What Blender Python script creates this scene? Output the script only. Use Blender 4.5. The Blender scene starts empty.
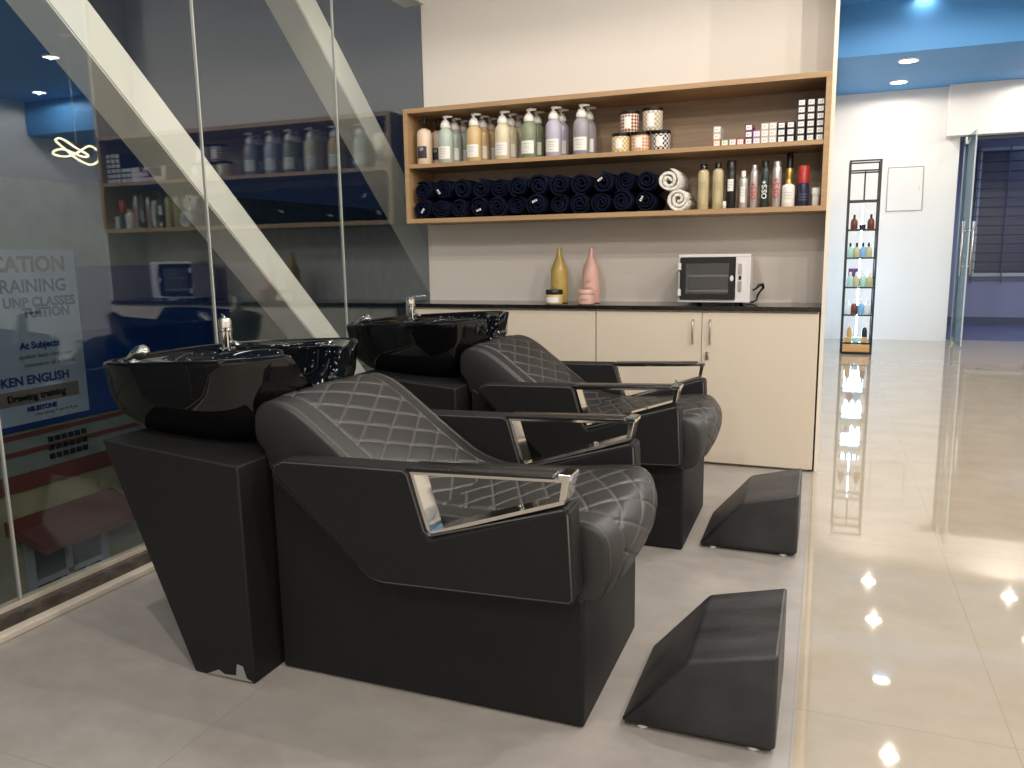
import bpy, bmesh, math, random
from mathutils import Vector, Matrix
random.seed(7)
PI = math.pi
S = bpy.context.scene
COL = S.collection

# ------------------------------------------------------------------ camera
F_PX, YAW, PITCH, ROLL, CAM_H = 794.76, -0.375783, 0.163414, 0.0155458, 1.15
def cam_rows():
    cy, sy, cp, sp = math.cos(YAW), math.sin(YAW), math.cos(PITCH), math.sin(PITCH)
    fwd = Vector((sy*cp, cy*cp, -sp)); right = Vector((cy, -sy, 0)); down = fwd.cross(right)
    cr, sr = math.cos(ROLL), math.sin(ROLL)
    return right*cr + down*sr, -right*sr + down*cr, fwd
r_, d_, f_ = cam_rows()
cam_data = bpy.data.cameras.new('camera'); cam = bpy.data.objects.new('camera', cam_data); COL.objects.link(cam)
cam_data.sensor_width = 36; cam_data.lens = F_PX/1024*36; cam_data.clip_start = 0.02; cam_data.clip_end = 200
m3 = Matrix((r_, -d_, -f_)).transposed()
cam.matrix_world = Matrix.Translation((0, 0, CAM_H)) @ m3.to_4x4()
S.camera = cam

# ------------------------------------------------------------------ world and exposure
S.view_settings.view_transform = 'Standard'; S.view_settings.look = 'None'
S.view_settings.exposure = 0.07; S.view_settings.gamma = 1.0; S.view_settings.use_curve_mapping = False
w = bpy.data.worlds.new('night_sky'); S.world = w; w.use_nodes = True
w.node_tree.nodes['Background'].inputs[0].default_value = (0.02, 0.035, 0.08, 1)
w.node_tree.nodes['Background'].inputs[1].default_value = 0.35

def light(name, kind, loc, power, color=(1, .9, .78), rot=(0, 0, 0), **kw):
    L = bpy.data.lights.new(name, kind); L.energy = power; L.color = color
    for k, v in kw.items(): setattr(L, k, v)
    o = bpy.data.objects.new(name, L); o.location = loc; o.rotation_euler = rot; COL.objects.link(o); return o
WARM = (1, .90, .79)
H_NEAR, H_FAR, Y_STEP, Y_FAR, X_RIGHT, Y_BACK, X_GLASS = 3.48, 3.0, 8.9, 11.0, 6.5, -4.0, -2.39
DOWNLIGHTS = [(0.665, 10.4, H_FAR), (0.67, 9.28, H_FAR), (2.2, 10.45, H_FAR), (2.2, 9.3, H_FAR), (3.9, 9.6, H_FAR), (5.4, 9.6, H_FAR),
    (0.737, 7.44, H_NEAR), (0.75, 8.84, H_NEAR), (0.75, 5.9, H_NEAR), (0.8, 4.3, H_NEAR), (0.8, 2.6, H_NEAR), (0.8, 0.9, H_NEAR), (0.8, -1.2, H_NEAR), (0.8, -3.0, H_NEAR),
    (3.7, 7.1, H_NEAR), (5.6, 8.45, H_NEAR), (2.4, 5.2, H_NEAR), (2.4, 3.0, H_NEAR), (2.4, 0.8, H_NEAR), (2.4, -1.6, H_NEAR),
    (4.6, 4.6, H_NEAR), (4.6, 1.8, H_NEAR), (4.6, -1.4, H_NEAR), (-1.0, 0.4, H_NEAR), (-1.0, -1.8, H_NEAR)]
for x, y, z in DOWNLIGHTS:
    if y == 8.84: continue   # this one is dim
    light('downlight_lamp', 'SPOT', (x, y, z-.022), (88 if y < 5.5 else 66) if y < 8.9 else 24, WARM, spot_size=math.radians(174), spot_blend=0.22, shadow_soft_size=.009)
# unseen linear lamp, added to give the back wall a straight light edge
light('added_linear_light', 'AREA', (-1.2, 3.2, 3.452), 22, WARM, shape='RECTANGLE', size=2.2, size_y=.012)
# added lamps: stand-in for blue twilight past the glass door, unseen fill outside
light('twilight_fill_light', 'AREA', (3.2, 12.4, 2.7), 30, (.42, .56, 1), size=.8)
light('street_fill_light', 'POINT', (-5.0, 3.6, 3.9), 26, (.85, 1, .9), shadow_soft_size=.06)

# ------------------------------------------------------------------ materials
M = {}
def mat(name, col=(.5, .5, .5), rough=.5, metal=0, spec=.5, emit=None, es=1, coat=0, bump=None, noise=None, trans=0, alpha=1):
    m = bpy.data.materials.new(name); m.use_nodes = True; nt = m.node_tree; b = nt.nodes['Principled BSDF']
    b.inputs['Base Color'].default_value = (*col, 1); b.inputs['Roughness'].default_value = rough
    b.inputs['Metallic'].default_value = metal; b.inputs['Specular IOR Level'].default_value = spec
    b.inputs['Coat Weight'].default_value = coat; b.inputs['Transmission Weight'].default_value = trans
    b.inputs['Alpha'].default_value = alpha
    if emit: b.inputs['Emission Color'].default_value = (*emit, 1); b.inputs['Emission Strength'].default_value = es
    tc = nt.nodes.new('ShaderNodeTexCoord')
    if noise:   # (scale, amount, stretch)
        n = nt.nodes.new('ShaderNodeTexNoise'); n.inputs['Scale'].default_value = noise[0]; n.inputs['Detail'].default_value = 6
        mp = nt.nodes.new('ShaderNodeMapping'); mp.inputs['Scale'].default_value = noise[2] if len(noise) > 2 else (1, 1, 1)
        nt.links.new(tc.outputs['Object'], mp.inputs[0]); nt.links.new(mp.outputs[0], n.inputs['Vector'])
        cr = nt.nodes.new('ShaderNodeValToRGB'); a = noise[1]
        cr.color_ramp.elements[0].position = .3; cr.color_ramp.elements[1].position = .7
        cr.color_ramp.elements[0].color = (*[c*(1-a) for c in col], 1); cr.color_ramp.elements[1].color = (*[min(1, c*(1+a)) for c in col], 1)
        nt.links.new(n.outputs['Fac'], cr.inputs[0]); nt.links.new(cr.outputs[0], b.inputs['Base Color'])
    if bump:    # (scale, strength)
        n = nt.nodes.new('ShaderNodeTexNoise'); n.inputs['Scale'].default_value = bump[0]; n.inputs['Detail'].default_value = 4
        nt.links.new(tc.outputs['Object'], n.inputs['Vector'])
        bp = nt.nodes.new('ShaderNodeBump'); bp.inputs['Strength'].default_value = bump[1]; bp.inputs['Distance'].default_value = .01
        nt.links.new(n.outputs['Fac'], bp.inputs['Height']); nt.links.new(bp.outputs[0], b.inputs['Normal'])
    M[name] = m; return m
def tile_mat(name, c1, c2, joint, tw, th, ox, oy, rough, nscale, jw=.0025, spec=.5, veins=0.0):
    m = mat(name, c1, rough, spec=spec); nt = m.node_tree; b = nt.nodes['Principled BSDF']; L = nt.links.new
    tc = nt.nodes.new('ShaderNodeTexCoord'); sp = nt.nodes.new('ShaderNodeSeparateXYZ'); L(tc.outputs['Object'], sp.inputs[0])
    def line(out, size, off):
        a = nt.nodes.new('ShaderNodeMath'); a.operation = 'SUBTRACT'; a.inputs[1].default_value = off - 50*size; L(out, a.inputs[0])
        d = nt.nodes.new('ShaderNodeMath'); d.operation = 'MODULO'; d.inputs[1].default_value = size; L(a.outputs[0], d.inputs[0])
        g = nt.nodes.new('ShaderNodeMath'); g.operation = 'LESS_THAN'; g.inputs[1].default_value = jw; L(d.outputs[0], g.inputs[0]); return g.outputs[0]
    mx = nt.nodes.new('ShaderNodeMath'); mx.operation = 'MAXIMUM'; L(line(sp.outputs[0], tw, ox), mx.inputs[0]); L(line(sp.outputs[1], th, oy), mx.inputs[1])
    n = nt.nodes.new('ShaderNodeTexNoise'); n.inputs['Scale'].default_value = nscale; n.inputs['Detail'].default_value = 8; n.inputs['Roughness'].default_value = .65
    n.inputs['Distortion'].default_value = veins
    mp = nt.nodes.new('ShaderNodeMapping'); mp.inputs['Scale'].default_value = (1, 1.3, 1); L(tc.outputs['Object'], mp.inputs[0]); L(mp.outputs[0], n.inputs['Vector'])
    cr = nt.nodes.new('ShaderNodeValToRGB'); cr.color_ramp.elements[0].position = .35; cr.color_ramp.elements[1].position = .65
    cr.color_ramp.elements[0].color = (*c1, 1); cr.color_ramp.elements[1].color = (*c2, 1); L(n.outputs['Fac'], cr.inputs[0])
    mix = nt.nodes.new('ShaderNodeMix'); mix.data_type = 'RGBA'; L(mx.outputs[0], mix.inputs['Factor']); L(cr.outputs[0], mix.inputs['A'])
    mix.inputs['B'].default_value = (*joint, 1); L(mix.outputs['Result'], b.inputs['Base Color']); return m
def wood_mat(name, dark, lightc, axis='X'):
    m = mat(name, dark, .42); nt = m.node_tree; b = nt.nodes['Principled BSDF']; L = nt.links.new
    tc = nt.nodes.new('ShaderNodeTexCoord'); mp = nt.nodes.new('ShaderNodeMapping')
    mp.inputs['Scale'].default_value = (.7, 6, 14) if axis == 'X' else (10, 10, .8)
    n = nt.nodes.new('ShaderNodeTexNoise'); n.inputs['Scale'].default_value = 3.2; n.inputs['Detail'].default_value = 9; n.inputs['Roughness'].default_value = .62
    n.inputs['Distortion'].default_value = .4
    cr = nt.nodes.new('ShaderNodeValToRGB'); cr.color_ramp.elements[0].position = .3; cr.color_ramp.elements[1].position = .7
    cr.color_ramp.elements[0].color = (*dark, 1); cr.color_ramp.elements[1].color = (*lightc, 1)
    L(tc.outputs['Object'], mp.inputs[0]); L(mp.outputs[0], n.inputs['Vector']); L(n.outputs['Fac'], cr.inputs[0]); L(cr.outputs[0], b.inputs['Base Color'])
    return m
def glass_mat(name, tint, refl, rough=0.0, gcol=(1, 1, 1)):
    m = bpy.data.materials.new(name); m.use_nodes = True; nt = m.node_tree; nt.nodes.clear(); L = nt.links.new
    o = nt.nodes.new('ShaderNodeOutputMaterial'); t = nt.nodes.new('ShaderNodeBsdfTransparent'); t.inputs[0].default_value = (*tint, 1)
    g = nt.nodes.new('ShaderNodeBsdfGlossy'); g.inputs['Roughness'].default_value = rough; g.inputs[0].default_value = (*gcol, 1)
    fr = nt.nodes.new('ShaderNodeFresnel'); ge = nt.nodes.new('ShaderNodeNewGeometry')
    mr = nt.nodes.new('ShaderNodeMapRange'); mr.inputs['To Min'].default_value = 1.5; mr.inputs['To Max'].default_value = 1/1.5
    L(ge.outputs['Backfacing'], mr.inputs['Value']); L(mr.outputs[0], fr.inputs[0])
    a = nt.nodes.new('ShaderNodeMath'); a.operation = 'ADD'; a.inputs[1].default_value = refl; L(fr.outputs[0], a.inputs[0])
    a.use_clamp = True
    mx = nt.nodes.new('ShaderNodeMixShader'); L(a.outputs[0], mx.inputs[0]); L(t.outputs[0], mx.inputs[1]); L(g.outputs[0], mx.inputs[2]); L(mx.outputs[0], o.inputs[0])
    M[name] = m; return m
mat('wall_white', (.70, .655, .60), .75, bump=(60, .03))
mat('wall_cool', (.67, .655, .635), .7)
mat('ceiling_blue', (.075, .28, .60), .6)
mat('cabinet_cream', (.66, .585, .475), .38)
mat('edge_cream', (.78, .72, .62), .5)
tile_mat('grey_tile', (.29, .262, .236), (.345, .315, .285), (.26, .235, .21), 1.345, 2.4, -1.375, 1.15, .38, 7, .0035)
tile_mat('marble', (.38, .325, .245), (.43, .37, .285), (.34, .28, .21), .8, 1.3, .457, 1.98, .03, 3.5, .003, .75, .3)
mat('granite', (.012, .011, .011), .12, noise=(40, .5))
mat('granite_sill', (.07, .055, .045), .25, noise=(18, .5))
mat('skirting', (.62, .55, .46), .3)
wood_mat('wood_edge', (.34, .212, .105), (.45, .29, .15)); wood_mat('wood_panel', (.27, .19, .12), (.40, .29, .19)); wood_mat('wood_base', (.5, .28, .1), (.62, .38, .16))
mat('leather', (.017, .0165, .0165), .43, spec=.55, bump=(420, .12))
m = mat('leather_stitched', (.017, .0165, .0165), .43, spec=.55, bump=(420, .12)); nt = m.node_tree
at = nt.nodes.new('ShaderNodeAttribute'); at.attribute_name = 'stitch_highlight'; mx = nt.nodes.new('ShaderNodeMix'); mx.data_type = 'RGBA'
mx.inputs['A'].default_value = (.017, .0165, .0165, 1); mx.inputs['B'].default_value = (.10, .095, .09, 1)  # lighter seams: thread tone with crease highlights put into the colour
nt.links.new(at.outputs['Fac'], mx.inputs['Factor']); nt.links.new(mx.outputs['Result'], nt.nodes['Principled BSDF'].inputs['Base Color'])
mat('leather_side_shade', (.0085, .0085, .0088), .58, spec=.3, bump=(300, .15))  # side shade put into this darker copy of the leather colour
mat('leather_scuffed', (.026, .0265, .029), .40, spec=.4, noise=(4.5, .75, (1, 2.5, 1)), bump=(200, .15))
mat('thread', (.05, .047, .045), .6)
mat('basin_black', (.003, .003, .0032), .03, spec=.5)
mat('water', (.9, .9, .9), .15, metal=.9)
mat('chrome', (.86, .82, .74), .09, metal=1)
mat('steel', (.55, .52, .48), .28, metal=1)
mat('black_plastic', (.012, .011, .011), .25)
mat('rubber', (.02, .02, .02), .7)
mat('foot_white', (.7, .68, .64), .5)
mat('label_white', (.82, .8, .76), .5); mat('ink', (.03, .03, .035), .6); mat('ink_grey', (.3, .3, .3), .6); mat('ink_red', (.6, .03, .04), .5); mat('ink_white', (.8, .8, .8), .5)
mat('navy_towel', (.006, .009, .026), .95, spec=.1, bump=(220, .9), noise=(14, .35)); mat('white_towel', (.86, .84, .78), .95, spec=.1, bump=(200, .8)); mat('towel_tag', (.75, .72, .68), .7)
mat('metal_black', (.012, .012, .013), .4); mat('oven_white', (.72, .70, .70), .3); mat('screen_black', (.008, .009, .012), .08)
mat('led_warm', (1, .9, .7), .5, emit=(1, .93, .82), es=14); mat('led_cool', (.5, .75, 1), .5, emit=(.55, .78, 1), es=16); mat('led_pendant', (1, .85, .4), .5, emit=(1, .86, .5), es=9)
mat('brace_paint', (.90, .90, .82), .55); mat('concrete', (.25, .25, .23), .8)
mat('fac_green', (.23, .29, .26), .8, noise=(5, .15)); mat('fac_yellow', (.36, .36, .22), .8, noise=(4, .15)); mat('fac_red', (.18, .055, .045), .8); mat('fac_frame', (.42, .47, .5), .6)
mat('fac_dark', (.02, .025, .035), .2); mat('sign_blue', (.01, .06, .26), .5); mat('sign_pale', (.38, .50, .60), .6); mat('sign_ink', (.02, .04, .22), .6); mat('sign_grey', (.12, .13, .14), .6); mat('sign_band', (.22, .2, .18), .7)
mat('blue_room', (.22, .25, .36), .6); mat('blue_floor', (.12, .13, .22), .3); mat('window_dark', (.05, .06, .09), .3); mat('grille', (.06, .075, .12), .5)
mat('silicone', (.42, .42, .39), .35)
glass_mat('tinted_glass', (.955, .965, .96), .05, gcol=(.74, .84, .92)); glass_mat('clear_glass', (.86, .93, .92), 0)
glass_mat('oven_glass', (.80, .83, .86), .04)
glass_mat('door_glass', (.90, .95, .95), 0, gcol=(.35, .45, .5))

# ------------------------------------------------------------------ helpers
def link(name, me, m, parent=None, smooth=False):
    o = bpy.data.objects.new(name, me); COL.objects.link(o)
    mm = M[m] if isinstance(m, str) else m
    if mm and not me.materials: me.materials.append(mm)
    if parent: o.parent = parent
    if smooth:
        for p in me.polygons: p.use_smooth = True
    return o
def obj(name, bm, m, parent=None, smooth=False, auto=None, hard=0):
    bmesh.ops.recalc_face_normals(bm, faces=bm.faces)
    me = bpy.data.meshes.new(name); bm.to_mesh(me); bm.free()
    o = link(name, me, m, parent, smooth)
    if auto: me.set_sharp_from_angle(angle=math.radians(auto))
    if hard:
        for p in me.polygons: p.use_smooth = p.area < hard
    return o
def tag(o, label=None, cat=None, group=None, kind=None):
    if label: o['label'] = label
    if cat: o['category'] = cat
    if group: o['group'] = group
    if kind: o['kind'] = kind
    return o
def thing(name, label, cat, loc=(0, 0, 0), rz=0, group=None):
    o = bpy.data.objects.new(name, None); COL.objects.link(o); o.location = loc; o.rotation_euler = (0, 0, rz); o.empty_display_size = .05
    return tag(o, label, cat, group)
def dup(root, loc, label=None, rz=None, group=None, mats=None):
    r = root.copy(); COL.objects.link(r); r.location = loc
    if rz is not None: r.rotation_euler = (0, 0, rz)
    if label: r['label'] = label
    if group: r['group'] = group
    def rec(src, dst):
        for ch in list(src.children):
            c = ch.copy(); COL.objects.link(c); c.parent = dst
            if mats and ch.name.split('.')[0] in mats:
                c.data = c.data.copy(); c.data.materials.clear(); c.data.materials.append(M[mats[ch.name.split('.')[0]]])
            rec(ch, c)
    rec(root, r); return r
def box(bm, x0, x1, y0, y1, z0, z1, bev=0, seg=2):
    vs = [bm.verts.new(p) for p in ((x0, y0, z0), (x1, y0, z0), (x1, y1, z0), (x0, y1, z0), (x0, y0, z1), (x1, y0, z1), (x1, y1, z1), (x0, y1, z1))]
    fs = [bm.faces.new([vs[i] for i in f]) for f in ((3, 2, 1, 0), (4, 5, 6, 7), (0, 1, 5, 4), (1, 2, 6, 5), (2, 3, 7, 6), (3, 0, 4, 7))]
    if bev:
        es = list({e for f in fs for e in f.edges}); bmesh.ops.bevel(bm, geom=es, offset=bev, segments=seg, profile=.5, affect='EDGES')
    return bm
def B(x0, x1, y0, y1, z0, z1, bev=0, seg=2): return box(bmesh.new(), x0, x1, y0, y1, z0, z1, bev, seg)
def prism(pts, y0, y1, bev=0, seg=3, axis='Y'):
    """extrude an (x,z) outline along Y"""
    bm = bmesh.new()
    a = [bm.verts.new((p[0], y0, p[1])) for p in pts]; b = [bm.verts.new((p[0], y1, p[1])) for p in pts]
    fa = bm.faces.new(a); fb = bm.faces.new(b[::-1]); n = len(pts)
    for i in range(n): bm.faces.new((a[i], b[i], b[(i+1) % n], a[(i+1) % n]))
    bmesh.ops.recalc_face_normals(bm, faces=bm.faces)
    if bev: bmesh.ops.bevel(bm, geom=list(bm.edges), offset=bev, segments=seg, profile=.5, affect='EDGES')
    return bm
def lathe(prof, n=24, bm=None, c=(0, 0, 0)):
    bm = bm or bmesh.new(); rings = []
    for r, z in prof:
        if r < 1e-6: rings.append([bm.verts.new((c[0], c[1], c[2]+z))])
        else: rings.append([bm.verts.new((c[0]+r*math.cos(2*PI*i/n), c[1]+r*math.sin(2*PI*i/n), c[2]+z)) for i in range(n)])
    for a, b in zip(rings, rings[1:]):
        for i in range(n):
            j = (i+1) % n
            if len(a) == 1 and len(b) == 1: continue
            if len(a) == 1: bm.faces.new((a[0], b[i], b[j]))
            elif len(b) == 1: bm.faces.new((a[i], a[j], b[0]))
            else: bm.faces.new((a[i], a[j], b[j], b[i]))
    return bm
def tube(pts, r, n=8, bm=None, closed=False):
    bm = bm or bmesh.new(); pts = [Vector(p) for p in pts]; rings = []; N = len(pts); up = None
    for i, p in enumerate(pts):
        t = (pts[(i+1) % N]-pts[i-1]) if closed else (pts[min(i+1, N-1)]-pts[max(i-1, 0)])
        t.normalize()
        if up is None: up = Vector((0, 0, 1)) if abs(t.z) < .9 else Vector((1, 0, 0))
        u = (up - t*up.dot(t)).normalized(); up = u; v = t.cross(u)
        rr = r[i] if isinstance(r, (list, tuple)) else r
        rings.append([bm.verts.new(p+u*rr*math.cos(2*PI*k/n)+v*rr*math.sin(2*PI*k/n)) for k in range(n)])
    for i in range(N if closed else N-1):
        a, b = rings[i], rings[(i+1) % N]
        for k in range(n): bm.faces.new((a[k], a[(k+1) % n], b[(k+1) % n], b[k]))
    if not closed: bm.faces.new(rings[0][::-1]); bm.faces.new(rings[-1])
    return bm
def strap(path, y0, y1, th, closed=True):
    """flat band following an (x,z) path, width along Y"""
    bm = bmesh.new(); n = len(path); out = []
    cx = sum(p[0] for p in path)/n; cz = sum(p[1] for p in path)/n
    for i, p in enumerate(path):
        a = Vector(path[i-1]); b = Vector(p); c = Vector(path[(i+1) % n])
        d1 = (b-a).normalized(); d2 = (c-b).normalized(); n1 = Vector((-d1.y, d1.x)); n2 = Vector((-d2.y, d2.x))
        m = (n1+n2).normalized(); k = th/max(.3, m.dot(n1)); q = b+m*k
        if (q-Vector((cx, cz))).length > (b-Vector((cx, cz))).length: q = b-m*k
        out.append((b, q))
    rows = [[bm.verts.new((b.x, y0, b.y)), bm.verts.new((b.x, y1, b.y)), bm.verts.new((q.x, y1, q.y)), bm.verts.new((q.x, y0, q.y))] for b, q in out]
    for i in range(n):
        a, b = rows[i], rows[(i+1) % n]
        for k in range(4): bm.faces.new((a[k], a[(k+1) % 4], b[(k+1) % 4], b[k]))
    bmesh.ops.recalc_face_normals(bm, faces=bm.faces)
    return bm
def text_mesh(txt, size, right, up, origin, align='LEFT', ext=.0006, bold=0.0, cyl=None, xs=1.0):
    """lettering as a thin mesh; right/up give its plane; cyl=(cx,cy,r) wraps it round an upright can"""
    cu = bpy.data.curves.new('t', 'FONT'); cu.body = txt; cu.size = size; cu.extrude = ext; cu.align_x = align; cu.align_y = 'CENTER'; cu.offset = bold; cu.resolution_u = 3
    o = bpy.data.objects.new('t', cu); me = bpy.data.meshes.new_from_object(o); bpy.data.objects.remove(o); bpy.data.curves.remove(cu)
    R, U = Vector(right), Vector(up); Nn = R.cross(U)
    for v in me.vertices:
        p = Vector(origin) + R*v.co.x*xs + U*v.co.y + Nn*v.co.z
        if cyl:
            cx, cy, r = cyl; a = (p.x-cx)/r; rr = r + .0008 + v.co.z
            p = Vector((cx + rr*math.sin(a), cy - rr*math.cos(a), p.z))
        v.co = p
    return me
def txt(name, parent, m, *a, **k):
    return link(name, text_mesh(*a, **k), m, parent)
def st(name, bm, m, **k): return tag(obj(name, bm, m, **k), kind='structure')

# ------------------------------------------------------------------ the room
st('floor', B(-2.36, -.022, Y_BACK, 4.64, -.12, 0), 'grey_tile')
st('floor', B(-.022, X_RIGHT, Y_BACK, Y_FAR+.15, -.12, 0), 'marble')
XG = X_GLASS
bm = B(XG-.005, -.016, 4.64, 4.76, 0, H_NEAR); st('wall_back', bm, 'wall_white')
st('trim_1', B(-.0155, .003, 4.30, 4.76, 0, H_NEAR), 'edge_cream')
st('wall_left', B(XG-.12, XG+.02, Y_BACK, 4.64, 2.66, H_NEAR), 'wall_cool')
st('wall_corridor', B(-.12, -.02, 4.76, Y_FAR, 0, H_NEAR), 'wall_cool')
st('wall_front', B(XG, X_RIGHT, Y_BACK-.12, Y_BACK, 0, H_NEAR), 'wall_white')
st('wall_right', B(X_RIGHT, X_RIGHT+.12, Y_BACK, Y_FAR+.15, 0, H_NEAR), 'wall_cool')
st('ceiling', B(XG-.1, X_RIGHT, Y_BACK, Y_STEP, H_NEAR, H_NEAR+.12), 'ceiling_blue')
st('ceiling', B(-.12, X_RIGHT, Y_STEP, Y_FAR+.15, H_FAR, H_NEAR+.12), 'ceiling_blue')
OX0, OX1, OZ = 1.40, 3.3, 2.42
bm = B(-.12, OX0, Y_FAR, Y_FAR+.15, 0, H_FAR); box(bm, OX1, X_RIGHT, Y_FAR, Y_FAR+.15, 0, H_FAR); box(bm, OX0, OX1, Y_FAR, Y_FAR+.15, OZ+.06, H_FAR)
st('wall_far', bm, 'wall_cool')
st('trim_2', B(1.24, OX1+.2, 10.85, 11.0, OZ, H_FAR, .006), 'wall_cool')
st('trim_3', B(OX0, OX1, 11.0, 11.06, OZ-.04, OZ+.02), 'grille')
# the darker blue room past the door
bm = B(.9, 4.4, 13.6, 13.7, -.02, 3.0); box(bm, .8, .9, 11.15, 13.7, -.02, 3); box(bm, 4.4, 4.5, 11.15, 13.7, -.02, 3); box(bm, .8, 4.5, 11.15, 13.7, 3, 3.1)
st('wall_beyond', bm, 'blue_room')
st('floor', B(.8, 4.5, 11.15, 13.7, -.12, -.0), 'blue_floor')
st('baseboard_beyond', B(.9, 4.4, 13.57, 13.6, 0, .10), 'grille')
wn = st('window_6', B(2.02, 3.9, 13.56, 13.6, .74, 2.5), 'window_dark')
bm = bmesh.new()
for k in range(15): box(bm, 1.95, 3.95, 13.5, 13.512, .66+k*.13, .672+k*.13)
for k in range(6): box(bm, 1.98+k*.385, 1.994+k*.385, 13.488, 13.5, .6, 2.56)
obj('window_grille', bm, 'grille', wn)
obj('window_frame', strap([(1.98, .70), (3.94, .70), (3.94, 2.54), (1.98, 2.54)], 13.55, 13.6, .05), 'fac_frame', wn)

# glass wall: sill, skirting, panes, silicone joints
st('trim_4', B(-2.385, -2.325, Y_BACK, 4.3, -.0, .047, .002), 'granite_sill')
st('baseboard_left', B(-2.325, -2.285, Y_BACK, 4.3, 0, .022, .004), 'skirting')
st('trim_5', B(XG-.03, -2.385, Y_BACK, 4.64, -.1, .062), 'skirting')
seams = [-3.9, -2.2, -1.27, -.28, .70, 1.68, 2.665, 3.657, 4.638]
for i in range(len(seams)-1):
    y0, y1 = seams[i], seams[i+1]
    st('window_%d' % (10+i), B(XG-.008, XG, y0+.004, y1-.004, .062, 2.66), 'tinted_glass')
    if i: st('trim_%d' % (10+i), B(XG-.010, XG+.002, y0-.003, y0+.003, .062, 2.66), 'silicone')

# ------------------------------------------------------------------ outside: steel braces and the building across the street
def brace(c, label):
    # box section running down and away; c is its .92*y + z at the inner upper face centre line
    d = Vector((0, 1, -.92)).normalized(); nrm = Vector((0, .92, 1)).normalized(); hw = .082
    p0 = Vector((0, 0, c)); bm = bmesh.new()
    y_of = lambda z: (c-z)/.92
    a = Vector((0, y_of(4.2), 4.2)); b = Vector((0, y_of(-.6), -.6)); vs = []
    for p in (a, b):
        for x, s in ((-2.75, 1), (-2.75, -1), (-2.95, -1), (-2.95, 1)):
            vs.append(bm.verts.new(Vector((x, p.y, p.z)) + nrm*hw*s))
    for k in range(4): bm.faces.new((vs[k], vs[(k+1) % 4], vs[4+(k+1) % 4], vs[4+k]))
    bm.faces.new(vs[:4]); bm.faces.new(vs[4:][::-1])
    bmesh.ops.bevel(bm, geom=list(bm.edges), offset=.006, segments=2, affect='EDGES')
    return tag(obj('steel_brace', bm, 'brace_paint'), label, 'beam', 'slanted braces outside the glass wall')
brace(4.232+.112, 'pale slanted steel beam outside the glass, the one dropping behind the near black basin')
brace(4.232+.112+1.85, 'pale slanted steel beam outside the glass, the one running down to the room corner')
XF = -7.0
bd = thing('building', 'dim green and yellow building across the street with red stripes, seen low through the glass', 'building', (XF, 6, -4.5))
def bpart(name, bm, m, parent=bd):
    bmesh.ops.translate(bm, verts=bm.verts, vec=(-XF, -6, 4.5)); return obj(name, bm, m, parent)
bpart('wall', B(XF-3, XF-.02, -2, 14, -4.5, -.95), 'fac_yellow')
bpart('parapet', B(XF-3, XF, -2, 14, -.95, 1.9), 'fac_green')
for z0, z1 in ((-.50, -.46), (-.66, -.62), (-1.0, -.84)): bpart('stripe', B(XF, XF+.02, -2, 14, z0, z1), 'fac_red')
for y0 in (3.1, 5.0, 6.75, 8.5):
    wf = bpart('window', strap([(y0, -2.35), (y0+.9, -2.35), (y0+.9, -1.5), (y0, -1.5)], 0, .05, .07), 'fac_frame')
    # strap lies in x-z: turn it into y-z
    for v in wf.data.vertices:
        x, y, z = v.co; v.co = (0.0 + (y+6)*1.0, (x + XF) - 6, z)
    bpart('pane', B(XF-.01, XF+.01, y0+.02, y0+.88, -2.33, -1.52), 'fac_dark', wf)
    bpart('mullion', box(B(XF+.01, XF+.04, y0+.42, y0+.48, -2.33, -1.52), XF+.01, XF+.04, y0+.02, y0+.88, -1.96, -1.91), 'fac_frame', wf)
    bpart('awning', prism([(XF, -1.25), (XF+.5, -1.42), (XF+.5, -1.5), (XF, -1.38)], y0-.15, y0+1.05), 'fac_red')
tag(obj('ground', B(-14, -2.6, -10, 20, -4.7, -4.5), 'concrete'), kind='structure')
tag(obj('banner', B(XF+.02, XF+.05, 3.6, 8.0, -.42, 1.08, .004), 'sign_blue'), 'deep blue hoarding board on the building across the street, behind the pale notice', 'hoarding')
sg = thing('notice_board', 'pale blue education and tuition notice with dark lettering, seen through the glass at left', 'sign', (XF+.06, 5.2, -.45))
def spart(name, bm, m):
    bmesh.ops.translate(bm, verts=bm.verts, vec=(-(XF+.06), -5.2, .45)); return obj(name, bm, m, sg)
spart('board', B(XF+.06, XF+.075, 4.3, 5.82, -.36, 1.25), 'sign_pale')
spart('band', B(XF+.075, XF+.078, 4.3, 5.72, -.18, -.04), 'sign_band')
def sline(t, y_end, z, size, m='sign_ink', bold=.004, xs=1.0):
    me = text_mesh(t, size, (0, 1, 0), (0, 0, 1), (.017, y_end-5.29, z+.45), 'RIGHT', .001, bold, xs=xs); link('lettering', me, M[m], sg)
sline('EDUCATION', 5.80, 1.11, .20, 'sign_grey', .007); sline('TRAINING', 5.79, .91, .17); sline('UNP CLASSES', 5.87, .76, .125, 'sign_ink', .005)
sline('TUITION', 5.80, .66, .125, 'sign_ink', .005); sline('At Subjects', 5.65, .36, .09); sline('spoken basic computer', 5.78, .26, .06, 'sign_grey', .001)
sline('commerce all subjects', 5.80, .18, .06, 'sign_grey', .001); sline('SPOKEN ENGLISH', 5.72, .04, .115, 'sign_ink', .004); sline('Drawing training', 5.66, -.115, .09, 'sign_grey')
sline('MILESTONE', 5.55, -.235, .06); sline('class timing 9 am to 9 pm', 5.78, -.29, .045, 'sign_grey', .0)
cal = bmesh.new()
for r in range(3):
    for c in range(6): box(cal, XF, XF+.02, 5.38+c*.075, 5.43+c*.075, -.60-r*.085, -.55-r*.085)
bmesh.ops.translate(cal, verts=cal.verts, vec=(-XF, -6, 4.5)); obj('lettering', cal, 'fac_dark', bd)

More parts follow.
